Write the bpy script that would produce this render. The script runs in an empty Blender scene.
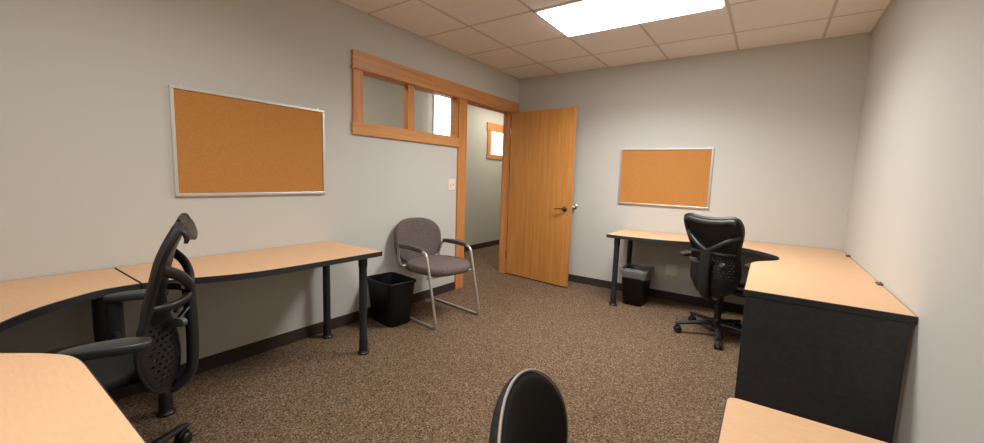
import bpy, bmesh, math, random
from math import pi, sin, cos, atan2
from mathutils import Vector, Matrix
random.seed(7)
C = bpy.context.scene.collection
W, H, D = 3.292, 2.488, 4.85          # room width, ceiling height, depth (back wall y=0, near wall y=-D)
ZD = 0.712                             # desk height
TILE = 0.6096; GX = 0.5488; GY = 0.5128

# ------------------------------------------------------------------ materials
def mat(name, col, rough=.5, metal=0., spec=.5):
    m = bpy.data.materials.new(name); m.use_nodes = True
    b = m.node_tree.nodes['Principled BSDF']
    b.inputs['Base Color'].default_value = (*col, 1); b.inputs['Roughness'].default_value = rough
    b.inputs['Metallic'].default_value = metal; b.inputs['Specular IOR Level'].default_value = spec
    return m
def nodes(m):
    nt = m.node_tree; return nt, nt.nodes['Principled BSDF']
def ramp(nt, fac, stops):
    r = nt.nodes.new('ShaderNodeValToRGB'); e = r.color_ramp.elements
    while len(e) < len(stops): e.new(.5)
    for i, (p, c) in enumerate(stops): e[i].position = p; e[i].color = (*c, 1)
    nt.links.new(fac, r.inputs[0]); return r.outputs[0]
def noise(nt, scale, detail=3, rough=.6, stretch=None):
    tc = nt.nodes.new('ShaderNodeTexCoord'); n = nt.nodes.new('ShaderNodeTexNoise')
    n.inputs['Scale'].default_value = scale; n.inputs['Detail'].default_value = detail; n.inputs['Roughness'].default_value = rough
    if stretch:
        mp = nt.nodes.new('ShaderNodeMapping'); mp.inputs['Scale'].default_value = stretch
        nt.links.new(tc.outputs['Object'], mp.inputs[0]); nt.links.new(mp.outputs[0], n.inputs['Vector'])
    else: nt.links.new(tc.outputs['Object'], n.inputs['Vector'])
    return n.outputs['Fac']
def bump(nt, b, h, s=.2, d=.01):
    bp = nt.nodes.new('ShaderNodeBump'); bp.inputs['Strength'].default_value = s; bp.inputs['Distance'].default_value = d
    nt.links.new(h, bp.inputs['Height']); nt.links.new(bp.outputs[0], b.inputs['Normal'])
def speckle(name, scale, stops, rough=.9, bs=.3, bd=.004, detail=3, stretch=None, spec=.3):
    m = mat(name, stops[0][1], rough, 0, spec); nt, b = nodes(m)
    f = noise(nt, scale, detail, .65, stretch); nt.links.new(ramp(nt, f, stops), b.inputs['Base Color'])
    if bs: bump(nt, b, f, bs, bd)
    return m
def grain(name, c0, c1, c2, stretch, scale=6, rough=.4):
    return speckle(name, scale, [(.3, c0), (.5, c1), (.72, c2)], rough, .04, .002, 6, stretch, .4)

M = {}
M['wall'] = speckle('wall_paint', 260, [(.3, (.545, .54, .50)), (.7, (.605, .60, .56))], .75, .12, .002)
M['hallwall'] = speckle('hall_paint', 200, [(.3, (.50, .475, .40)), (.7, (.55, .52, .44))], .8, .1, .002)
M['ceil'] = speckle('ceiling_tile', 140, [(.35, (.80, .75, .71)), (.65, (.88, .83, .79))], .9, .3, .003)
M['tee'] = mat('ceiling_tee', (.60, .53, .47), .7)
M['carpet'] = None
M['base'] = mat('rubber_base', (.048, .033, .027), .6, 0, .3)
M['oak'] = grain('oak_trim', (.50, .215, .075), (.60, .28, .10), (.68, .345, .13), (1.2, .45, 12), 3.2)
M['oakh'] = grain('oak_trim_upright', (.47, .185, .055), (.57, .24, .075), (.65, .30, .10), (10, 10, .5), 4)
M['door'] = grain('oak_veneer', (.47, .195, .046), (.56, .245, .06), (.64, .30, .08), (9, 9, .45), 3)
M['glass'] = None
M['alu'] = mat('aluminium', (.72, .70, .67), .38, .85)
M['cork'] = speckle('cork', 120, [(.3, (.45, .195, .05)), (.5, (.50, .22, .058)), (.72, (.54, .25, .07))], .9, .1, .002, 5)
M['lam'] = speckle('maple_laminate', 20, [(.3, (.66, .405, .225)), (.7, (.72, .455, .262))], .42, 0, 0, 5, (1, 6, 1))
M['edge'] = mat('charcoal_edge', (.022, .022, .025), .5)
M['legm'] = mat('charcoal_metal', (.030, .033, .042), .42, .2)
M['panel'] = speckle('charcoal_panel', 60, [(.3, (.034, .033, .036)), (.7, (.046, .045, .048))], .32, 0)
M['black'] = mat('black_plastic', (.012, .012, .013), .45)
M['bin'] = mat('bin_plastic', (.005, .005, .005), .5, 0, .3)
M['graph'] = mat('graphite_plastic', (.013, .0135, .0145), .42)
M['gloss'] = mat('grey_plastic', (.10, .10, .10), .3)
M['pad'] = mat('arm_pad_urethane', (.022, .024, .024), .38)
M['seatm'] = speckle('dark_mesh_fabric', 300, [(.3, (.008, .008, .008)), (.7, (.018, .018, .018))], .8, .3, .002)
M['blackfab'] = speckle('black_fabric', 300, [(.3, (.007, .007, .007)), (.7, (.016, .015, .014))], .85, .3, .002)
M['fabric'] = speckle('taupe_fabric', 170, [(.38, (.070, .054, .050)), (.62, (.19, .15, .138))], .95, .4, .003)
M['armfab'] = mat('arm_upholstery', (.085, .066, .062), .8)
M['tube'] = mat('silver_tube', (.66, .63, .58), .32, .75)
M['chrome'] = mat('satin_nickel', (.60, .56, .50), .25, 1)
M['ivory'] = mat('ivory_plastic', (.80, .74, .62), .4)
M['slot'] = mat('dark_slot', (.03, .025, .02), .6)
M['white'] = mat('white_enamel', (.8, .8, .8), .4)
M['liner'] = None
M['rimlight'] = mat('painted_highlight', (.30, .26, .22), .4)  # pale colour standing in for light catching the padded chair's edge

def carpet():
    m = mat('carpet', (.2, .13, .08), .95, 0, .1); nt, b = nodes(m)
    g = noise(nt, 1.3, 2, .5); f = noise(nt, 160, 2, .6)
    tc = nt.nodes.new('ShaderNodeTexCoord'); vo = nt.nodes.new('ShaderNodeTexVoronoi'); vo.inputs['Scale'].default_value = 165
    nt.links.new(tc.outputs['Object'], vo.inputs['Vector'])
    sp = nt.nodes.new('ShaderNodeSeparateColor'); nt.links.new(vo.outputs['Color'], sp.inputs[0])
    c = ramp(nt, sp.outputs[0], [(0, (.045, .027, .014)), (.3, (.120, .077, .046)), (.65, (.172, .114, .071)), (.85, (.215, .148, .095)), (1, (.32, .23, .15))])
    mx = nt.nodes.new('ShaderNodeMixRGB'); mx.blend_type = 'MULTIPLY'; mx.inputs[0].default_value = .5
    nt.links.new(c, mx.inputs[1]); nt.links.new(ramp(nt, g, [(.3, (.8, .76, .72)), (.7, (1, 1, 1))]), mx.inputs[2])
    nt.links.new(mx.outputs[0], b.inputs['Base Color']); bump(nt, b, f, .25, .003)
    return m
M['carpet'] = carpet()
def emis(name, col, s):
    m = bpy.data.materials.new(name); m.use_nodes = True; nt = m.node_tree
    for n in list(nt.nodes):
        if n.type != 'OUTPUT_MATERIAL': nt.nodes.remove(n)
    e = nt.nodes.new('ShaderNodeEmission'); e.inputs[0].default_value = (*col, 1); e.inputs[1].default_value = s
    nt.links.new(e.outputs[0], nt.nodes['Material Output'].inputs[0]); return m
M['diffuser'] = emis('lit_diffuser', (1, .985, .96), 12)
M['sunpane'] = emis('sunlit_pane', (1, .97, .88), 4)
M['lampglow'] = emis('lit_frosted_glass', (1, .99, .93), 7)
def mixtrans(name, fac_trans, shader_col, rough, glossy=True):
    m = bpy.data.materials.new(name); m.use_nodes = True; nt = m.node_tree
    for n in list(nt.nodes):
        if n.type != 'OUTPUT_MATERIAL': nt.nodes.remove(n)
    t = nt.nodes.new('ShaderNodeBsdfTransparent'); g = nt.nodes.new('ShaderNodeBsdfPrincipled')
    g.inputs['Base Color'].default_value = (*shader_col, 1); g.inputs['Roughness'].default_value = rough
    mx = nt.nodes.new('ShaderNodeMixShader'); mx.inputs[0].default_value = 1 - fac_trans
    nt.links.new(t.outputs[0], mx.inputs[1]); nt.links.new(g.outputs[0], mx.inputs[2])
    nt.links.new(mx.outputs[0], nt.nodes['Material Output'].inputs[0]); return m
M['glass'] = mixtrans('clear_glass', .93, (.75, .8, .78), .03)
M['liner'] = mixtrans('clear_bag', .62, (.32, .31, .30), .3)
def perforated(name, col):
    """plastic with rows of real holes, laid out in the shell's own UVs"""
    m = mat(name, col, .42); nt, b = nodes(m)
    uv = nt.nodes.new('ShaderNodeUVMap'); uv.uv_map = 'UVMap'
    sep = nt.nodes.new('ShaderNodeSeparateXYZ'); nt.links.new(uv.outputs[0], sep.inputs[0])
    def mth(op, a, c=None):
        n = nt.nodes.new('ShaderNodeMath'); n.operation = op
        for i, v in enumerate((a, c)):
            if v is None: continue
            if isinstance(v, (int, float)): n.inputs[i].default_value = v
            else: nt.links.new(v, n.inputs[i])
        return n.outputs[0]
    u, v = sep.outputs[0], sep.outputs[1]
    vr = mth('MULTIPLY', v, 29); row = mth('FLOOR', vr)
    ur = mth('ADD', mth('MULTIPLY', u, 17), mth('MULTIPLY', row, .5))
    fu = mth('SUBTRACT', mth('FRACT', ur), .5); fv = mth('SUBTRACT', mth('FRACT', vr), .5)
    d = mth('ADD', mth('MULTIPLY', mth('MULTIPLY', fu, fu), .8), mth('MULTIPLY', mth('MULTIPLY', fv, fv), 2.4))
    hole = mth('LESS_THAN', d, .075)
    lo = mth('GREATER_THAN', v, .05); hi = mth('LESS_THAN', v, .66)
    eu = mth('LESS_THAN', mth('ABSOLUTE', mth('SUBTRACT', u, .5)), .43)
    mid = mth('GREATER_THAN', mth('ABSOLUTE', mth('SUBTRACT', u, .5)), .07)
    mask = mth('MULTIPLY', mth('MULTIPLY', hole, mid), mth('MULTIPLY', mth('MULTIPLY', lo, hi), eu))
    t = nt.nodes.new('ShaderNodeBsdfTransparent'); mx = nt.nodes.new('ShaderNodeMixShader')
    nt.links.new(mask, mx.inputs[0]); nt.links.new(b.outputs[0], mx.inputs[1]); nt.links.new(t.outputs[0], mx.inputs[2])
    nt.links.new(mx.outputs[0], nt.nodes['Material Output'].inputs[0]); return m
M['perf'] = perforated('perforated_shell', (.014, .0145, .0155))

# ------------------------------------------------------------------ mesh helpers
def obj(name, bm, m, parent=None, smooth=False, bevel=0, seg=2, ang=35):
    bmesh.ops.recalc_face_normals(bm, faces=bm.faces)
    me = bpy.data.meshes.new(name); bm.to_mesh(me); bm.free()
    me.materials.append(m)
    o = bpy.data.objects.new(name, me); C.objects.link(o)
    if parent: o.parent = parent
    if smooth:
        for p in me.polygons: p.use_smooth = True
        me.set_sharp_from_angle(angle=math.radians(ang))
    if bevel:
        b = o.modifiers.new('bevel', 'BEVEL'); b.width = bevel; b.segments = seg; b.limit_method = 'ANGLE'
        b.angle_limit = math.radians(40)
    return o
def thing(name, label, cat, loc=(0, 0, 0), rz=0, group=None, kind=None):
    o = bpy.data.objects.new(name, None); C.objects.link(o); o.location = loc; o.rotation_euler = (0, 0, rz)
    o.empty_display_size = .1
    tag(o, label, cat, group, kind); return o
def tag(o, label=None, cat=None, group=None, kind=None):
    if label: o['label'] = label
    if cat: o['category'] = cat
    if group: o['group'] = group
    if kind: o['kind'] = kind
    return o
def struct(name, bm, m, parent=None, label=None, **k):
    o = obj(name, bm, m, parent, **k)
    if parent is None:
        o['kind'] = 'structure'
        if label: o['label'] = label
    return o
def box(bm, x0, x1, y0, y1, z0, z1):
    v = [bm.verts.new(p) for p in ((x0,y0,z0),(x1,y0,z0),(x1,y1,z0),(x0,y1,z0),(x0,y0,z1),(x1,y0,z1),(x1,y1,z1),(x0,y1,z1))]
    for f in ((3,2,1,0),(4,5,6,7),(0,1,5,4),(1,2,6,5),(2,3,7,6),(3,0,4,7)): bm.faces.new([v[i] for i in f])
    return bm
def BX(*a): return box(bmesh.new(), *a)
def prism(bm, pts, z0, z1):
    a = [bm.verts.new((x, y, z0)) for x, y in pts]; b = [bm.verts.new((x, y, z1)) for x, y in pts]; n = len(pts)
    bm.faces.new(a[::-1]); bm.faces.new(b)
    for i in range(n): bm.faces.new((a[i], a[(i+1) % n], b[(i+1) % n], b[i]))
    return bm
def lathe(bm, prof, seg=24, cx=0, cy=0, cz=0, axis='z'):
    rings = []
    for r, z in prof:
        ring = []
        for k in range(seg):
            t = 2*pi*k/seg; p = (r*cos(t), r*sin(t), z)
            if axis == 'x': p = (p[2], p[0], p[1])
            elif axis == 'y': p = (p[0], p[2], p[1])
            ring.append(bm.verts.new((p[0]+cx, p[1]+cy, p[2]+cz)))
        rings.append(ring)
    for a, b in zip(rings, rings[1:]):
        for k in range(seg): bm.faces.new((a[k], a[(k+1) % seg], b[(k+1) % seg], b[k]))
    bm.faces.new(rings[0][::-1]); bm.faces.new(rings[-1]); return bm
def smooth_path(P, n=6, closed=False):
    P = [Vector(p) for p in P]; N = len(P); out = []
    rng = range(N) if closed else range(N-1)
    for i in rng:
        p1, p2 = P[i], P[(i+1) % N]
        p0 = P[i-1] if (closed or i > 0) else p1*2 - p2
        p3 = P[(i+2) % N] if (closed or i+2 < N) else p2*2 - p1
        for k in range(n):
            t = k/n
            out.append(.5*((2*p1) + (p2-p0)*t + (2*p0-5*p1+4*p2-p3)*t*t + (3*p1-p0-3*p2+p3)*t**3))
    if not closed: out.append(P[-1])
    return out
def fillet(P, r, n=6, closed=False):
    """polyline with its corners rounded to radius about r"""
    P = [Vector(p) for p in P]; N = len(P); out = []
    for i in range(N):
        if not closed and i in (0, N-1): out.append(P[i]); continue
        p, a, b = P[i], P[i-1], P[(i+1) % N]
        da, db = a-p, b-p; t = min(r, da.length*.49, db.length*.49)
        A = p+da.normalized()*t; B = p+db.normalized()*t
        for k in range(n+1):
            s = k/n; out.append(A*(1-s)**2 + p*2*s*(1-s) + B*s*s)
    return out
def tube(bm, P, r, seg=12, closed=False, flat=1., radii=None, up=None):
    """sweep an (optionally flattened) round section along a path"""
    P = [Vector(p) for p in P]; N = len(P); rings = []; prev = None
    for i in range(N):
        a = P[i-1] if (i > 0 or closed) else P[i]; b = P[(i+1) % N] if (i < N-1 or closed) else P[i]
        t = (b-a).normalized()
        ref = Vector(up) if up else (prev if prev is not None else (Vector((0,0,1)) if abs(t.z) < .9 else Vector((1,0,0))))
        n = (ref - t*ref.dot(t))
        if n.length < 1e-6: n = t.orthogonal()
        n.normalize(); prev = n; s = t.cross(n); R = radii[i] if radii else r
        rings.append([bm.verts.new(P[i] + n*(R*flat*cos(2*pi*k/seg)) + s*(R*sin(2*pi*k/seg))) for k in range(seg)])
    for i in range(N if closed else N-1):
        A, B = rings[i], rings[(i+1) % N]
        for k in range(seg): bm.faces.new((A[k], A[(k+1) % seg], B[(k+1) % seg], B[k]))
    if not closed: bm.faces.new(rings[0][::-1]); bm.faces.new(rings[-1])
    return bm
def superpad(bm, outline, th, zf, rounds=5, inner=8):
    """closed cushion over outline (unit disc -> outline(t, s)); zf gives the mid surface, th the thickness"""
    seg = 48
    def ring(s, z):
        return [bm.verts.new(zf(*outline(2*pi*k/seg, s), z)) for k in range(seg)]
    rings = []
    for i in range(inner): rings.append(ring(.05 + .87*i/(inner-1), th/2))
    for i in range(1, rounds*2):
        a = pi*i/(rounds*2); rings.append(ring(.92+.08*sin(a), th/2*cos(a)))
    for i in range(inner): rings.append(ring(.92 - .87*i/(inner-1), -th/2))
    for A, B in zip(rings, rings[1:]):
        for k in range(seg): bm.faces.new((A[k], A[(k+1) % seg], B[(k+1) % seg], B[k]))
    bm.faces.new(rings[0][::-1]); bm.faces.new(rings[-1]); return bm
def sup(t, a, b, n=3.):
    c, s = cos(t), sin(t)
    return (a*math.copysign(abs(c)**(2/n), c), b*math.copysign(abs(s)**(2/n), s))
def dup(root, loc, rz, label, group=None):
    r = root.copy(); C.objects.link(r); r.location = loc; r.rotation_euler = (0, 0, rz); r['label'] = label
    if group: r['group'] = group
    for ch in list(root.children):
        c = ch.copy(); C.objects.link(c); c.parent = r
        for g in list(ch.children):
            d = g.copy(); C.objects.link(d); d.parent = c
    return r

# ------------------------------------------------------------------ setting
HX, HY0, HY1 = -1.30, -4.97, 3.2
struct('floor', BX(HX-.1, W+.1, -D-.1, HY1, -.06, 0), M['carpet'], label='brown speckled carpet floor')
struct('ceiling', BX(HX-.1, W+.1, -D-.1, HY1, H, H+.06), M['ceil'], label='suspended ceiling of square acoustic tiles')
bm = bmesh.new()
k = -1
while GX + k*TILE < W:
    x = GX + k*TILE
    if x > 0: box(bm, x-.010, x+.010, -D, 0, H-.0025, H+.002)
    k += 1
k = 0
while GY + k*TILE < D:
    y = -GY - k*TILE; box(bm, 0, W, y-.008, y+.008, H-.0025, H+.002); k += 1
box(bm, 0, W, -.014, 0, H-.003, H+.002); box(bm, 0, .014, -D, 0, H-.003, H+.002); box(bm, W-.014, W, -D, 0, H-.003, H+.002)
struct('trim_1', bm, M['tee'], label='metal grid between the ceiling tiles')
# left wall with transom and door openings
T0, T1, TZ0, TZ1 = -2.40, -1.20, 1.63, 2.05
O0, O1 = -1.085, -.195
bm = bmesh.new(); t = .085
box(bm, -t, 0, -D-.1, T0, 0, H); box(bm, -t, 0, T0, T1, 0, TZ0); box(bm, -t, 0, T0, T1, TZ1, H)
box(bm, -t, 0, T1, O0, 0, H); box(bm, -t, 0, O0, O1, TZ1, H); box(bm, -t, 0, O1, HY1, 0, H)
struct('wall_left', bm, M['wall'], label='left wall with the doorway and transom windows')
struct('wall_back', BX(0, W+.1, 0, .12, 0, H), M['wall'], label='back wall behind the open door and far desk')
struct('wall_right', BX(W, W+.1, -D-.1, .0, 0, H), M['wall'], label='bare right wall')
struct('wall_front', BX(0, W, -D-.1, -D, 0, H), M['wall'])
struct('wall_hall', BX(HX-.1, HX, HY0, HY1, 0, H), M['hallwall'], label='hallway wall seen through the doorway')
bm = BX(HX, -t, HY1-.1, HY1, 0, H); box(bm, HX, -t, HY0, HY0+.1, 0, H)
struct('wall_hallend', bm, M['hallwall'])
BB = .088
def bb(name, *a): struct(name, BX(*a), M['base'], bevel=.003)
bm = BX(0, .010, -D, T1-.005, 0, BB); struct('baseboard_left', bm, M['base'], bevel=.003)
bb('baseboard_back', 0.001, W, -.010, 0, 0, BB)
bb('baseboard_right', W-.010, W, -D, -.011, 0, BB)
bb('baseboard_hall', HX, HX+.010, HY0+.1, HY1-.1, 0, BB)

# wood trim round transom and door
r = thing('trim_2', 'oak casing round the doorway and the transom above', None, kind='structure')
bm = BX(-.001, .024, -2.488, -.028, TZ1+.004, 2.178); obj('head_casing', bm, M['oak'], r, bevel=.002)
bm = BX(-.001, .034, -2.50, -.020, TZ1-.010, TZ1+.008); obj('head_fillet', bm, M['oak'], r, bevel=.003)
obj('side_casing', BX(-.001, .02, -2.485, -2.392, 1.63, TZ1-.008), M['oakh'], r, bevel=.002)
obj('side_casing', BX(-.001, .02, -.205, -.112, 0, TZ1-.008), M['oakh'], r, bevel=.002)
obj('sill', BX(-.001, .022, -2.494, -1.204, 1.540, 1.634), M['oak'], r, bevel=.002)
obj('post_casing', BX(-.001, .021, -1.204, -1.072, 0, TZ1-.008), M['oakh'], r, bevel=.002)
bm = BX(-t-.002, .002, T0-.001, T0+.014, TZ0, TZ1); box(bm, -t-.002, .002, T1-.014, T1+.001, TZ0, TZ1)
box(bm, -t-.002, .002, T0, T1, TZ1-.014, TZ1+.001); box(bm, -t-.002, .002, T0, T1, TZ0-.001, TZ0+.012)
obj('transom_jamb', bm, M['oak'], r)
bm = BX(-t-.002, .002, O0-.001, O0+.016, 0, TZ1); box(bm, -t-.002, .002, O1-.016, O1+.001, 0, TZ1)
box(bm, -t-.002, .002, O0, O1, TZ1-.016, TZ1+.001)
box(bm, -.075, -.045, O0+.015, O0+.025, 0, TZ1-.015); box(bm, -.075, -.045, O1-.025, O1-.015, 0, TZ1-.015); box(bm, -.075, -.045, O0+.02, O1-.02, TZ1-.025, TZ1-.015)
obj('door_jamb', bm, M['oakh'], r)
r = thing('window_1', 'two pane transom window beside the door head', None, kind='structure')
obj('mullion', BX(-.05, .006, -1.903, -1.828, TZ0+.01, TZ1-.012), M['oakh'], r, bevel=.002)
for a, b in ((T0+.014, -1.90), (-1.83, T1-.014)):
    obj('pane', BX(-.064, -.058, a, b, TZ0+.012, TZ1-.014), M['glass'], r)
# hallway transom window
r = thing('window_2', 'bright sunlit framed window high on the hallway wall', None, kind='structure')
y0, y1, z0, z1 = 1.12, 2.35, 1.555, 2.165
bm = BX(HX, HX+.022, y0, y0+.10, z0+.0751, z1-.1401); box(bm, HX, HX+.022, y1-.1, y1, z0+.0751, z1-.1401)
box(bm, HX, HX+.024, y0-.02, y1+.02, z1-.14, z1); box(bm, HX, HX+.022, y0-.005, y1, z0, z0+.075)
obj('frame', bm, M['oakh'], r, bevel=.002)
obj('pane', BX(HX, HX+.006, y0+.1, y1-.1, z0+.075, z1-.14), M['sunpane'], r)
# glowing lamp on the hall wall
r = thing('wall_light', 'glowing white light on the hallway wall seen through the right transom pane', 'wall light', (HX, -.055, 1.78))
obj('back_plate', BX(0, .02, -.16, .16, -.01, .60), M['white'], r, bevel=.005)
bm = bmesh.new()
prism(bm, [(.02, -.15)] + [(.02+.10*sin(pi*k/12), -.15*cos(pi*k/12)) for k in range(1, 12)] + [(.02, .15)], 0, .585)
obj('shade', bm, M['lampglow'], r, smooth=True)

# door leaf (open), built in its own frame: hinge at origin, leaf along +x, room-facing face at y=0
r = thing('door_1', 'oak veneer door standing open against the back wall', None, (.032, -.213, 0), atan2(-.121, .898), kind='structure')
leaf = obj('door_leaf', BX(0, .905, 0, .044, .012, 2.028), M['door'], r, bevel=.002)
for z in (.25, 1.03, 1.80):
    obj('hinge', lathe(bmesh.new(), [(.007, -.045), (.007, .045)], 12, -.004, -.004, z), M['chrome'], r, smooth=True)
M['bronze'] = mat('dark_nickel', (.22, .17, .12), .22, 1)
h = obj('handle', lathe(bmesh.new(), [(.0, 0), (.032, 0), (.032, -.006), (.026, -.011), (.012, -.013), (.011, -.045), (.0, -.047)][1:-1], 24, .838, 0, .905, 'y'), M['bronze'], r, smooth=True)
bm = tube(bmesh.new(), smooth_path([(.838, -.045, .905), (.80, -.052, .908), (.765, -.052, .904), (.728, -.046, .900)], 5), .009, 10, flat=.8)
obj('lever', bm, M['bronze'], h, smooth=True)
obj('latch_plate', BX(.9045, .9065, .010, .034, .87, .94), M['chrome'], r)
# wall bumper on the back wall
r = thing('wall_mounted_bumper', 'small silver round door stop on the back wall beside the open door', 'door stop', (.848, 0, .918))
obj('base_plate', lathe(bmesh.new(), [(.028, 0), (.028, -.004), (.018, -.010), (.013, -.03), (.013, -.05)], 20, axis='y'), M['chrome'], r, smooth=True)
obj('bumper_tip', lathe(bmesh.new(), [(.013, -.05), (.017, -.053), (.017, -.066), (.010, -.07)], 20, axis='y'), M['white'], r, smooth=True)

# ceiling light
r = thing('ceiling_light', 'lit rectangular fluorescent ceiling light panel set in the tile grid', 'ceiling light', (GX+2*TILE, -GY-1.5*TILE, H))
bm = bmesh.new(); a, b, w = TILE-.011, TILE/2-.010, .018
box(bm, -a, a, -b, -b+w, -.010, 0); box(bm, -a, a, b-w, b, -.010, 0); box(bm, -a, -a+w, -b+w, b-w, -.010, 0); box(bm, a-w, a, -b+w, b-w, -.010, 0)
obj('frame', bm, M['white'], r)
obj('diffuser', BX(-a+w, a-w, -b+w, b-w, -.020, -.001), M['diffuser'], r)

# switch and outlet plates
r = thing('light_switch', 'ivory double light switch plate on the left wall beside the door casing', 'light switch', (0, -1.282, 1.146))
obj('plate', BX(0, .006, -.057, .057, -.058, .058), M['ivory'], r, bevel=.003)
for y, s in ((-.023, -1), (.023, 1)):
    f = obj('toggle', BX(.005, .008, y-.006, y+.006, -.013, .013), M['ivory'], r)
    bm = bmesh.new(); tube(bm, [(.004, y, 0), (.020, y, .010*s)], .005, 8)
    obj('toggle_lever', bm, M['ivory'], f)
r = thing('wall_outlet', 'square ivory outlet plate low on the back wall under the far desk', 'outlet', (1.965, 0, .327))
obj('plate', BX(-.057, .057, -.006, 0, -.058, .058), M['ivory'], r, bevel=.003)
for x in (-.024, .024):
    bm = bmesh.new()
    for z in (-.022, .022): prism(bm, [(x+.017*cos(a*pi/8), z) for a in ()] or [(x-.016, -.0085), (x+.016, -.0085), (x+.016, -.0055), (x-.016, -.0055)], z-.013, z+.013)
    obj('receptacle', bm, M['ivory'], r, bevel=.002)

# ------------------------------------------------------------------ cork boards
def corkboard(label, loc, rz, w, h):
    """local: board in the xz plane, back on y=0, front towards -y"""
    r = thing('cork_board', label, 'cork board', loc, rz)
    obj('cork_panel', BX(.008, w-.008, -.012, -.001, .008, h-.008), M['cork'], r)
    bm = bmesh.new(); f = .017
    box(bm, 0, w, -.020, 0, 0, f); box(bm, 0, w, -.020, 0, h-f, h); box(bm, 0, f, -.020, 0, f, h-f); box(bm, w-f, w, -.020, 0, f, h-f)
    obj('frame', bm, M['alu'], r, bevel=.002)
    for x in (.045, w-.055):
        obj('hanger', BX(x, x+.016, -.007, 0, h-.002, h+.014), M['alu'], r, bevel=.002)
    return r
corkboard('cork board with aluminium frame on the left wall above the long desk', (0, -3.645, 1.073), pi/2, .915, .609)
corkboard('cork board with aluminium frame on the back wall above the far desk', (1.356, 0, .989), 0, .900, .602)

# ------------------------------------------------------------------ desks
PROF = [(0, .46), (.08, .476), (.16, .505), (.24, .543), (.32, .575), (.42, .600), (.55, .615), (.7, .62)]
PROF2 = [(0, .455), (.05, .470), (.10, .496), (.17, .552), (.235, .594), (.28, .611), (.34, .619), (.42, .62)]
def pts_run(L, prof, rnd=.012):
    P = [(s, d) for s, d in prof if s < L-.05]
    P = [(p.x, p.y) for p in smooth_path([(s, d, 0) for s, d in P], 4)]
    P += [(L-rnd, .62), (L-rnd*.3, .62-rnd*.3), (L, .62-rnd), (L, 0.002), (0, 0.002)]
    return P
CUT = [(.46, .931), (.457, .87), (.467, .80), (.505, .732), (.567, .645), (.645, .567), (.732, .505), (.80, .467), (.87, .457), (.931, .46)]
def pts_corner(g=0):
    P = [(p.x, p.y) for p in smooth_path([(x, y, 0) for x, y in CUT], 4)]
    return [(P[0][0], .931+g)] + P[1:-1] + [(.931+g, P[-1][1]), (.931+g, .002), (.002, .002), (.002, .931+g)]
def on_seam(a, b, seam):
    for p, t in seam or ():
        n = Vector((-t.y, t.x))
        if abs((Vector(a)-p).dot(n)) < 2e-3 and abs((Vector(b)-p).dot(n)) < 2e-3: return True
    return False
def inset(P, d, seam=None):
    area = sum(P[i-1][0]*P[i][1]-P[i][0]*P[i-1][1] for i in range(len(P)))/2; sg = 1 if area > 0 else -1
    out = []; N = len(P)
    for i in range(N):
        a, p, b = Vector(P[i-1]), Vector(P[i]), Vector(P[(i+1) % N])
        t1, t2 = (p-a).normalized(), (b-p).normalized()
        n1 = Vector((-t1.y, t1.x))*sg; n2 = Vector((-t2.y, t2.x))*sg
        d1 = 0 if on_seam(a, p, seam) else d; d2 = 0 if on_seam(p, b, seam) else d
        det = n1.x*n2.y - n1.y*n2.x
        if abs(det) < .15: v = (n1*d1 + n2*d2)/2
        else: v = Vector(((d1*n2.y - d2*n1.y)/det, (n1.x*d2 - n2.x*d1)/det))
        out.append(tuple(p+v))
    return out
def desktop(root, P, seam=None):
    Q = inset(P, .0035, seam)
    obj('tabletop', prism(bmesh.new(), Q, ZD-.030, ZD), M['lam'], root)
    bm = bmesh.new(); n = len(P); L = []
    for pts, z in ((P, ZD-.031), (P, ZD-.002), (Q, ZD+.0002), (Q, ZD-.031)): L.append([bm.verts.new((x, y, z)) for x, y in pts])
    for j in range(4):
        A, B = L[j], L[(j+1) % 4]
        for i in range(n):
            if not on_seam(P[i], P[(i+1) % n], seam): bm.faces.new((A[i], A[(i+1) % n], B[(i+1) % n], B[i]))
    obj('edge_band', bm, M['edge'], root)
    obj('underside', prism(bmesh.new(), inset(P, .0045), ZD-.0325, ZD-.0302), M['edge'], root)
def leg(root, x, y):
    l = obj('leg', lathe(bmesh.new(), [(.026, .10), (.026, .60), (.030, .62), (.030, ZD-.033)], 20, x, y), M['legm'], root, smooth=True)
    obj('glide', lathe(bmesh.new(), [(.038, 0), (.040, .004), (.040, .010), (.031, .020), (.029, .03), (.029, .098), (.027, .104)], 20, x, y), M['black'], l, smooth=True)
def placed(P, f):
    return [f(x, y) for x, y in P]
def run_desk(label, f, L, legs, prof=PROF, joined=False):
    r = thing('straight_desk', label, 'desk', (0, 0, 0))
    o = f(L/2, .3); r.location = (o[0], o[1], 0)
    P = [(a-o[0], b-o[1]) for a, b in placed(pts_run(L, prof), f)]
    seam = None
    if joined:
        a, b = f(0, 0), f(0, 1); seam = [(Vector((a[0]-o[0], a[1]-o[1])), Vector((b[0]-a[0], b[1]-a[1])).normalized())]
    desktop(r, P, seam)
    for s, d in legs:
        q = f(s, d); leg(r, q[0]-o[0], q[1]-o[1])
    return r, o
SY = -D + .933
dl, ol = run_desk('long maple topped desk along the left wall under the cork board', lambda s, d: (d, SY+.0015+s), 1.226, [(1.125, .535), (1.125, .105), (.085, .345)])
dn, on_ = run_desk('maple desk end at lower left foreground, rounded corner nearest the camera', lambda s, d: (.9335+s, -D+d), 1.226, [(1.125, .535), (1.125, .105)], PROF2)
df, of = run_desk('maple topped desk along the back wall under the small cork board', lambda s, d: (W-.9325-s, -d), .908, [(.81, .568), (.81, .105)], PROF, True)
dr, orr = run_desk('maple desk along the right wall with dark end panel facing the room', lambda s, d: (W-d, -.9325-s), 1.162, [], PROF2, True)
obj('end_panel', BX(W-.612-orr[0], W-.018-orr[0], -2.088-orr[1], -2.060-orr[1], .012, ZD-.033), M['panel'], dr, bevel=.002)
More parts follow.
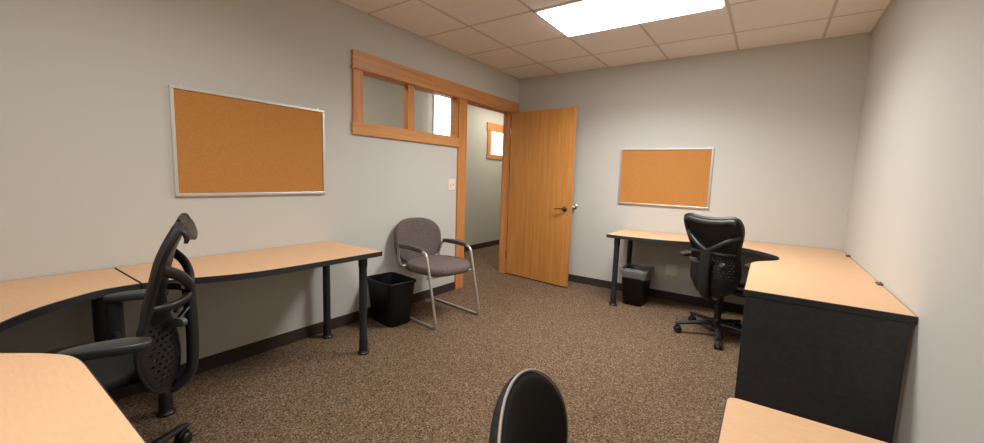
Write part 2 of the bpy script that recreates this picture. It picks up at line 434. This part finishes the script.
for x in (W-.585, W-.06):
    lathe_bm = lathe(bmesh.new(), [(.016, 0), (.016, .012)], 16, x-orr[0], -2.074-orr[1]); obj('glide', lathe_bm, M['black'], dr, smooth=True)
# foreground right desk
r = thing('straight_desk', 'maple desk corner at lower right foreground against the right wall', 'desk', (W-.3, -3.8, 0))
P = fillet([(-.304+.002, .481, 0), (.298, .481, 0), (.298, -.6, 0), (-.304+.002, -.6, 0)], .03, 5, True)
desktop(r, [(p.x, p.y) for p in P])
obj('end_panel', BX(-.29, .285, .440, .468, .012, ZD-.033), M['panel'], r, bevel=.002)
leg(r, -.25, -.52); leg(r, .24, -.52)
def corner_desk(label, cx, cy, rz, joined=False):
    r = thing('corner_desk', label, 'desk', (cx, cy, 0), rz)
    desktop(r, pts_corner(1.5e-3 if joined else 0), [(Vector((0, .9325)), Vector((1, 0))), (Vector((.9325, 0)), Vector((0, 1)))] if joined else None)
    leg(r, .10, .10); leg(r, .10, .85); leg(r, .85, .10)
    return r
corner_desk('maple corner desk at far left with curved front edge behind the mesh chair', 0, -D, 0)
corner_desk('maple corner desk in the far right corner behind the mesh chair', W, 0, pi, True)
# two clips where the right desk meets the wall
for i, (y, lab) in enumerate(((-.36, 'small dark clip at the desk edge on the right wall, farther one near the corner'), (-1.43, 'small dark clip at the desk edge on the right wall, nearer one mid desk'))):
    bm = BX(W-.024, W-.001, y-.035, y+.035, ZD+.0003, ZD+.006); box(bm, W-.006, W-.001, y-.035, y+.035, ZD+.006, ZD+.011)
    M.setdefault('clipm', mat('brown_clip', (.10, .065, .045), .6))
    tag(obj('wall_clip', bm, M['clipm'], bevel=.002), lab, 'clip', 'clips along the right desk edge')

# ------------------------------------------------------------------ task chairs
def star_base(root, phase, rad=.31, m='graph'):
    obj('hub', lathe(bmesh.new(), [(.028, .065), (.040, .075), (.042, .12), (.034, .14), (.030, .15)], 24), M[m], root, smooth=True)
    for k in range(5):
        a = phase + 2*pi*k/5; R = Matrix.Rotation(a, 3, 'Z')
        bm = bmesh.new()
        path = smooth_path([(.03, 0, .105), (.12, 0, .103), (.22, 0, .092), (rad+.005, 0, .080)], 4); n = len(path)
        tube(bm, path, .02, 12, flat=.75, radii=[.026-.010*i/(n-1) for i in range(n)], up=(0, 0, 1))
        bmesh.ops.rotate(bm, verts=bm.verts, cent=(0, 0, 0), matrix=R)
        L = obj('base_leg', bm, M[m], root, smooth=True)
        bm = bmesh.new(); cx = rad - .012
        for s in (-1, 1): lathe(bm, [(.010, s*.007), (.022, s*.007), (.0275, s*.010), (.0275, s*.021), (.022, s*.026), (.010, s*.027)], 20, cx, 0, .0275, 'y')
        tube(bm, [(cx+.012, 0, .085), (cx+.010, 0, .050)], .007, 8)
        tube(bm, smooth_path([(cx-.024, 0, .045), (cx-.008, 0, .060), (cx+.016, 0, .058), (cx+.028, 0, .040)], 3), .008, 8, flat=.7)
        bmesh.ops.rotate(bm, verts=bm.verts, cent=(0, 0, 0), matrix=Matrix.Rotation(a + .0, 3, 'Z'))
        obj('caster', bm, M['black'], L, smooth=True)
def gas(root, z1):
    obj('gas_cylinder', lathe(bmesh.new(), [(.026, .13), (.026, .26), (.015, .265), (.015, z1)], 20), M['black'], root, smooth=True)

def lerp(tab, v):
    for (a, x), (b, y) in zip(tab, tab[1:]):
        if v <= b: t = (v-a)/(b-a); t = t; return x+(y-x)*t
    return tab[-1][1]
def crv(tab):
    # smooth table lookup
    P = smooth_path([(a, b, 0) for a, b in tab], 8); T = [(p.x, p.y) for p in P]
    return lambda v: lerp(T, v)
Z0, Z1 = .355, .985
WID = crv([(.355, .05), (.375, .10), (.42, .152), (.47, .180), (.54, .193), (.60, .190), (.68, .180), (.75, .183), (.82, .202), (.89, .217), (.94, .219), (.97, .212), (.985, .204)])
YB = crv([(.355, -0.169), (.40, -0.189), (.45, -0.198), (.52, -0.198), (.58, -0.189), (.65, -0.170), (.72, -0.166), (.80, -0.182), (.88, -0.200), (.94, -.222), (.985, -.243)])
CV = crv([(.355, .01), (.385, .045), (.43, .078), (.50, .098), (.56, .095), (.62, .068), (.68, .040), (.74, .030), (.82, .026), (.985, .022)])
def shell_pt(u, z, off=0.):
    w = WID(z)
    y = YB(z) + CV(z)*u*u - off
    zz = z + max(0, (z-.83)/.155)*(.030*(abs(u)**2.2)*(1 - .8*max(0, abs(u)-.8)/.2) - .014)
    return Vector((u*w, y, zz))
def task_chair(label, loc, rz, phase, lift=0, aw=.29):
    r = thing('task_chair', label, 'office chair', loc, rz)
    star_base(r, phase - rz)
    gas(r, .385 + lift)
    base_children = set(r.children)
    obj('tilt_mechanism', prism(bmesh.new(), [(-.07, -.13), (.07, -.13), (.09, .02), (.06, .14), (-.06, .14), (-.09, .02)], .375, .425), M['graph'], r, bevel=.012, seg=3)
    def sf(x, y, z):
        e = y/.23
        return (x, y+.082, .462 + z*.75 - .035*max(0, e-.45)**2*3 + .014*(x/.25)**2 + .012*max(0, -e)**2)
    s = obj('seat', superpad(bmesh.new(), lambda t, k: (lambda q: (q[0]*(1 - .42*max(0, -q[1]/.205)), q[1]))(sup(t, .25*k, .205*k, 3.2)), .050, sf), M['seatm'], r, smooth=True, ang=80)
    # perforated back shell
    bm = bmesh.new(); uv = bm.loops.layers.uv.new('UVMap'); NU, NV = 24, 44
    zs = [Z0 + (Z1-Z0)*j/NV for j in range(NV+1)]
    g = [[bm.verts.new(shell_pt(-1+2*i/NU, z)) for i in range(NU+1)] for z in zs]
    for j in range(NV):
        for i in range(NU):
            f = bm.faces.new((g[j][i], g[j][i+1], g[j+1][i+1], g[j+1][i]))
            for l, (a, b) in zip(f.loops, ((i, j), (i+1, j), (i+1, j+1), (i, j+1))): l[uv].uv = (a/NU, b/NV)
    sh = obj('back_shell', bm, M['perf'], r, smooth=True, ang=80)
    so = sh.modifiers.new('thick', 'SOLIDIFY'); so.thickness = .007; so.offset = 0
    # thick rim all round, rolled back along the top
    loop = [shell_pt(1, z) for z in zs[::2]] + [shell_pt(1-2*i/NU, Z1) for i in range(1, NU)] + [shell_pt(-1, z) for z in zs[::-2]] + [shell_pt(-1+2*i/NU, Z0) for i in range(1, NU)]
    rad = [.007 + .010*max(0, min(1, (p.z-.55)/.15)) for p in loop]
    obj('back_rim', tube(bmesh.new(), loop, .01, 10, closed=True, radii=rad), M['graph'], sh, smooth=True)
    bm = bmesh.new()
    g2 = [[bm.verts.new(shell_pt((-1+2*i/NU)*.98, Z1-.002) + Vector((0, -.004-.022*sin(a), .010*cos(a)-.012+ -.020*(1-cos(a))))) for i in range(NU+1)] for a in (0, .5, 1.0, 1.5, 2.0)]
    for A, B in zip(g2, g2[1:]):
        for i in range(NU): bm.faces.new((A[i], A[i+1], B[i+1], B[i]))
    o = obj('top_roll', bm, M['graph'], sh, smooth=True, ang=80); so = o.modifiers.new('thick', 'SOLIDIFY'); so.thickness = .012; so.offset = 0
    # Y frame behind the shell
    bm = bmesh.new()
    sp = smooth_path([(0, -.10, .375), (0, -.16, .345), (0, -.190, .352), (0, -.230, .40), (0, -.240, .50), (0, -.240, .62), (0, -.236, .735)], 6)
    n = len(sp); tube(bm, sp, .04, 16, flat=.50, up=(0, 1, .25), radii=[.034 + .010*(k/(n-1)) for k in range(n)])
    for s_ in (-1, 1):
        tube(bm, smooth_path([(s_*.008, -.238, .722), (s_*.075, -.240, .765), (s_*.14, -.218, .812), tuple(shell_pt(s_*.97, .850, .006))], 6), .020, 12, flat=.75, up=(0, 1, .2))
        tube(bm, smooth_path([(s_*.008, -.240, .715), (s_*.09, -.225, .708), (s_*.15, -.188, .706), tuple(shell_pt(s_*.95, .705, .004))], 6), .016, 12, flat=.85, up=(0, 1, .2))
    obj('back_frame', bm, M['graph'], r, smooth=True, ang=70)
    # lumbar paddles
    for s_ in (-1, 1):
        R = Matrix.Rotation(-s_*.55, 3, 'Z')
        def pf(x, y, z):
            v = R @ Vector((x, z, y)); return (s_*.105 + v.x, -.208 + v.y, .630 + v.z + .18*s_*x)
        obj('lumbar_paddle', superpad(bmesh.new(), lambda t, k: sup(t, .042*k, .017*k, 2.6), .016, pf), M['gloss'], r, smooth=True, ang=80)
        obj('lumbar_lever', tube(bmesh.new(), smooth_path([(s_*.08, -.208, .640), (s_*.05, -.228, .660), (s_*.02, -.240, .668)], 4), .009, 8, flat=.6), M['black'], r, smooth=True)
    # arms
    for s_ in (-1, 1):
        bm = bmesh.new()
        tube(bm, smooth_path([(s_*.08, .0, .40), (s_*.20, .01, .400), (s_*(aw-.016), .02, .435), (s_*aw, .025, .50)], 6), .026, 12, flat=.6, up=(0, 1, 0))
        tube(bm, [(s_*(aw-.002), .025, .47), (s_*aw, .025, .645)], .028, 14, flat=.55, up=(1, 0, 0))
        a = obj('armrest', bm, M['graph'], r, smooth=True, ang=70)
        bm = superpad(bmesh.new(), lambda t, k: (lambda q: (q[0]*(1-.22*q[1]/.11), q[1]))(sup(t, .040*k, .106*k, 2.6)), .026,
                      lambda x, y, z: (s_*aw + x, -.048 + y, .650 + z - .008*(y/.11)**2 - .005*(x/.04)**2))
        obj('arm_pad', bm, M['pad'], a, smooth=True, ang=80)
    for ch in r.children:
        if ch not in base_children: ch.location.z += lift
    return r
task_chair('black mesh office chair by the left corner desk, seen from its side', (.845, -4.108, 0), 2.80, math.radians(124), .045, .31)
task_chair('black mesh office chair at the far right corner desk, its back to the room', (2.478, -.800, 0), -.43, math.radians(206), 0, .262)

# black upholstered chair tucked under the near right desk (only its back top is in the photo)
def black_chair(loc, d):
    rz = atan2(-d[0], d[1])
    r = thing('task_chair', 'black padded office chair at bottom centre, rounded back with painted rim highlight', 'office chair', loc, rz)
    star_base(r, .3); gas(r, .40)
    obj('seat', superpad(bmesh.new(), lambda t, k: sup(t, .23*k, .225*k, 3), .07, lambda x, y, z: (x, y+.03, .445+z)), M['blackfab'], r, smooth=True, ang=80)
    zc, hh = .675, .215
    def bf(x, y, z):
        zz = y; yy = -.255 - .01*(zz/.43+.5) + .06*(x/.22)**2 - z
        return (x, yy, zc+zz)
    out = lambda t, k: sup(t, .222*k, hh*k, 2.05)
    b = obj('backrest', superpad(bmesh.new(), out, .026, bf), M['blackfab'], r, smooth=True, ang=80)
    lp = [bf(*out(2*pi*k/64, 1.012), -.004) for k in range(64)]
    obj('rim_highlight', tube(bmesh.new(), lp, .0026, 8, closed=True), M['rimlight'], b, smooth=True)  # thin pale ring painting the highlight round the back's edge
    obj('back_bracket', tube(bmesh.new(), smooth_path([(0, -.05, .405), (0, -.22, .40), (0, -.30, .46), (0, -.305, .62)], 6), .028, 12, flat=.35, up=(0, 1, .2)), M['black'], r, smooth=True)
    return r
black_chair((2.657, -3.824, 0), (.965, .26))

# ------------------------------------------------------------------ guest chair
r = thing('guest_chair', 'taupe upholstered guest chair with silver tube frame beside the doorway', 'chair', (.380, -1.898, 0), atan2(-.992, -.12))
tr = .0115; hw = .25
bm = bmesh.new()
for s in (1, -1):
    P = fillet([(s*.16, -.225, .425), (s*.215, -.235, .43), (s*.228, -.245, .50), (s*hw, -.225, .612), (s*hw, .165, .612), (s*hw, .302, tr), (s*hw, -.30, tr)], .055, 6)
    tube(bm, P, tr, 12)
    tube(bm, [(s*.16, -.235, .430), (s*.16, .19, .402)], .010, 10)
tube(bm, [(-.256, .19, .402), (.256, .19, .402)], .010, 10)
tube(bm, [(-.20, -.235, .430), (.20, -.235, .430)], .010, 10)
obj('frame', bm, M['tube'], r, smooth=True, ang=70)
obj('seat', superpad(bmesh.new(), lambda t, k: (lambda q: (q[0]*(1-.06*q[1]/.25), q[1]))(sup(t, .262*k, .25*k, 2.7)), .075,
    lambda x, y, z: (x, y+.035, .452 + z*.9 + .012*(1-(x/.26)**2) - .02*max(0, y/.25)**2)), M['fabric'], r, smooth=True, ang=80)
obj('backrest', superpad(bmesh.new(), lambda t, k: (lambda q: (q[0]*(1+.03*q[1]/.2), q[1]))(sup(t, .258*k, .205*k, 2.6)), .062,
    lambda x, y, z: (x, -.283 - .12*(y+.2) + .05*(x/.26)**2 - z, .635+y)), M['fabric'], r, smooth=True, ang=80)
for s in (-1, 1):
    obj('back_support', tube(bmesh.new(), smooth_path([(s*.12, -.10, .42), (s*.12, -.25, .425), (s*.12, -.285, .50), (s*.12, -.32, .62)], 5), .011, 10), M['tube'], r, smooth=True, ang=70)
for s in (-1, 1):
    obj('arm_pad', superpad(bmesh.new(), lambda t, k: sup(t, .026*k, .165*k, 3), .034, lambda x, y, z: (s*hw + x, -.042 + y, .627 + z - .008*(y/.15)**2)), M['armfab'], r, smooth=True, ang=80)

# ------------------------------------------------------------------ wastebaskets
def bin_shape(w0, d0, w1, d1, h, th=.004):
    bm = bmesh.new()
    def ring(w, d, z, rr=.045):
        return [bm.verts.new(p) for p in [(v.x, v.y, z) for v in fillet([(-w/2, -d/2, 0), (w/2, -d/2, 0), (w/2, d/2, 0), (-w/2, d/2, 0)], rr, 5, True)]]
    L = [ring(w0-.01, d0-.01, 0), ring(w0, d0, .006), ring(w1, d1, h-.022), ring(w1+.016, d1+.016, h-.020), ring(w1+.018, d1+.018, h-.003), ring(w1+.012, d1+.012, h),
         ring(w1-.006, d1-.006, h-.002), ring(w0-2*th, d0-2*th, .010)]
    for A, B in zip(L, L[1:]):
        for i in range(len(A)): bm.faces.new((A[i], A[(i+1) % len(A)], B[(i+1) % len(A)], B[i]))
    bm.faces.new(L[0][::-1]); bm.faces.new(L[-1]); return bm
o = obj('wastebasket', bin_shape(.30, .20, .355, .265, .37), M['bin'], None, smooth=True, ang=40)
o.location = (.205, -2.265, 0); o.rotation_euler.z = -.12
tag(o, 'empty black plastic wastebasket between the left desk and guest chair', 'wastebasket')
o = obj('wastebasket', bin_shape(.19, .28, .235, .34, .35), M['bin'], None, smooth=True, ang=40)
o.location = (1.700, -.325, 0)
tag(o, 'black wastebasket with a clear bag liner under the far desk', 'wastebasket')
bm = bmesh.new()
def lring(w, d, z, amp, ph):
    P = fillet([(-w/2, -d/2, 0), (w/2, -d/2, 0), (w/2, d/2, 0), (-w/2, d/2, 0)], .05, 8, True); n = len(P)
    return [bm.verts.new((p.x*(1+amp*sin(9*2*pi*i/n+ph)), p.y*(1+amp*sin(7*2*pi*i/n+ph)), z + amp*.35*sin(5*2*pi*i/n+ph))) for i, p in enumerate(P)]
L = [lring(.268, .374, .285, .012, 1), lring(.270, .376, .33, .010, 2), lring(.270, .376, .366, .008, .5), lring(.240, .345, .374, .015, 0), lring(.212, .318, .35, .02, 1), lring(.20, .30, .28, .03, 3)]
for A, B in zip(L, L[1:]):
    for i in range(len(A)): bm.faces.new((A[i], A[(i+1) % len(A)], B[(i+1) % len(A)], B[i]))
obj('bag_liner', bm, M['liner'], o, smooth=True, ang=80)

# ------------------------------------------------------------------ light
def area(name, loc, sx, sy, power, col, rot=(0, 0, 0), spread=180):
    l = bpy.data.lights.new(name, 'AREA'); l.shape = 'RECTANGLE'; l.size = sx; l.size_y = sy; l.energy = power; l.color = col; l.spread = math.radians(spread)
    o = bpy.data.objects.new(name, l); C.objects.link(o); o.location = loc; o.rotation_euler = rot; return o
area('ceiling_lamp', (GX+2*TILE, -GY-5.5*TILE, H-.02), 1.18, .57, 31, (1, .985, .96), spread=160)
area('ceiling_lamp', (GX+2*TILE, -GY-1.5*TILE, H-.024), 1.16, .55, 38, (1, .98, .955), spread=145)
area('hall_lamp', (-.7, 1.3, H-.02), .5, 1.1, 17, (1, .96, .88))
area('hall_lamp', (-.7, -2.4, H-.02), .5, 1.1, 14, (1, .96, .88))
w = bpy.data.worlds.new('world'); bpy.context.scene.world = w; w.use_nodes = True
w.node_tree.nodes['Background'].inputs[0].default_value = (.5, .5, .5, 1); w.node_tree.nodes['Background'].inputs[1].default_value = .05

# ------------------------------------------------------------------ camera (solved from the room's lines)
cx, cy, cz, yaw, pitch, roll, fpx = 2.7316, -4.4349, 1.2375, -.60894, -.112336, .032064, 393.88
f = Vector((sin(yaw)*cos(pitch), cos(yaw)*cos(pitch), sin(pitch)))
r0 = Vector((cos(yaw), -sin(yaw), 0)); u0 = r0.cross(f)
rt = r0*cos(roll) + u0*sin(roll); up = -r0*sin(roll) + u0*cos(roll)
cd = bpy.data.cameras.new('camera'); co = bpy.data.objects.new('camera', cd); C.objects.link(co)
co.matrix_world = Matrix(((rt.x, up.x, -f.x, cx), (rt.y, up.y, -f.y, cy), (rt.z, up.z, -f.z, cz), (0, 0, 0, 1)))
cd.sensor_fit = 'HORIZONTAL'; cd.sensor_width = 36; cd.lens = 36*fpx/984; cd.clip_start = .02
s = bpy.context.scene; s.camera = co
s.view_settings.view_transform = 'Standard'; s.view_settings.look = 'None'; s.view_settings.exposure = 0.
s.cycles.use_denoising = True
s.cycles.max_bounces = 8; s.cycles.diffuse_bounces = 6; s.cycles.transparent_max_bounces = 16
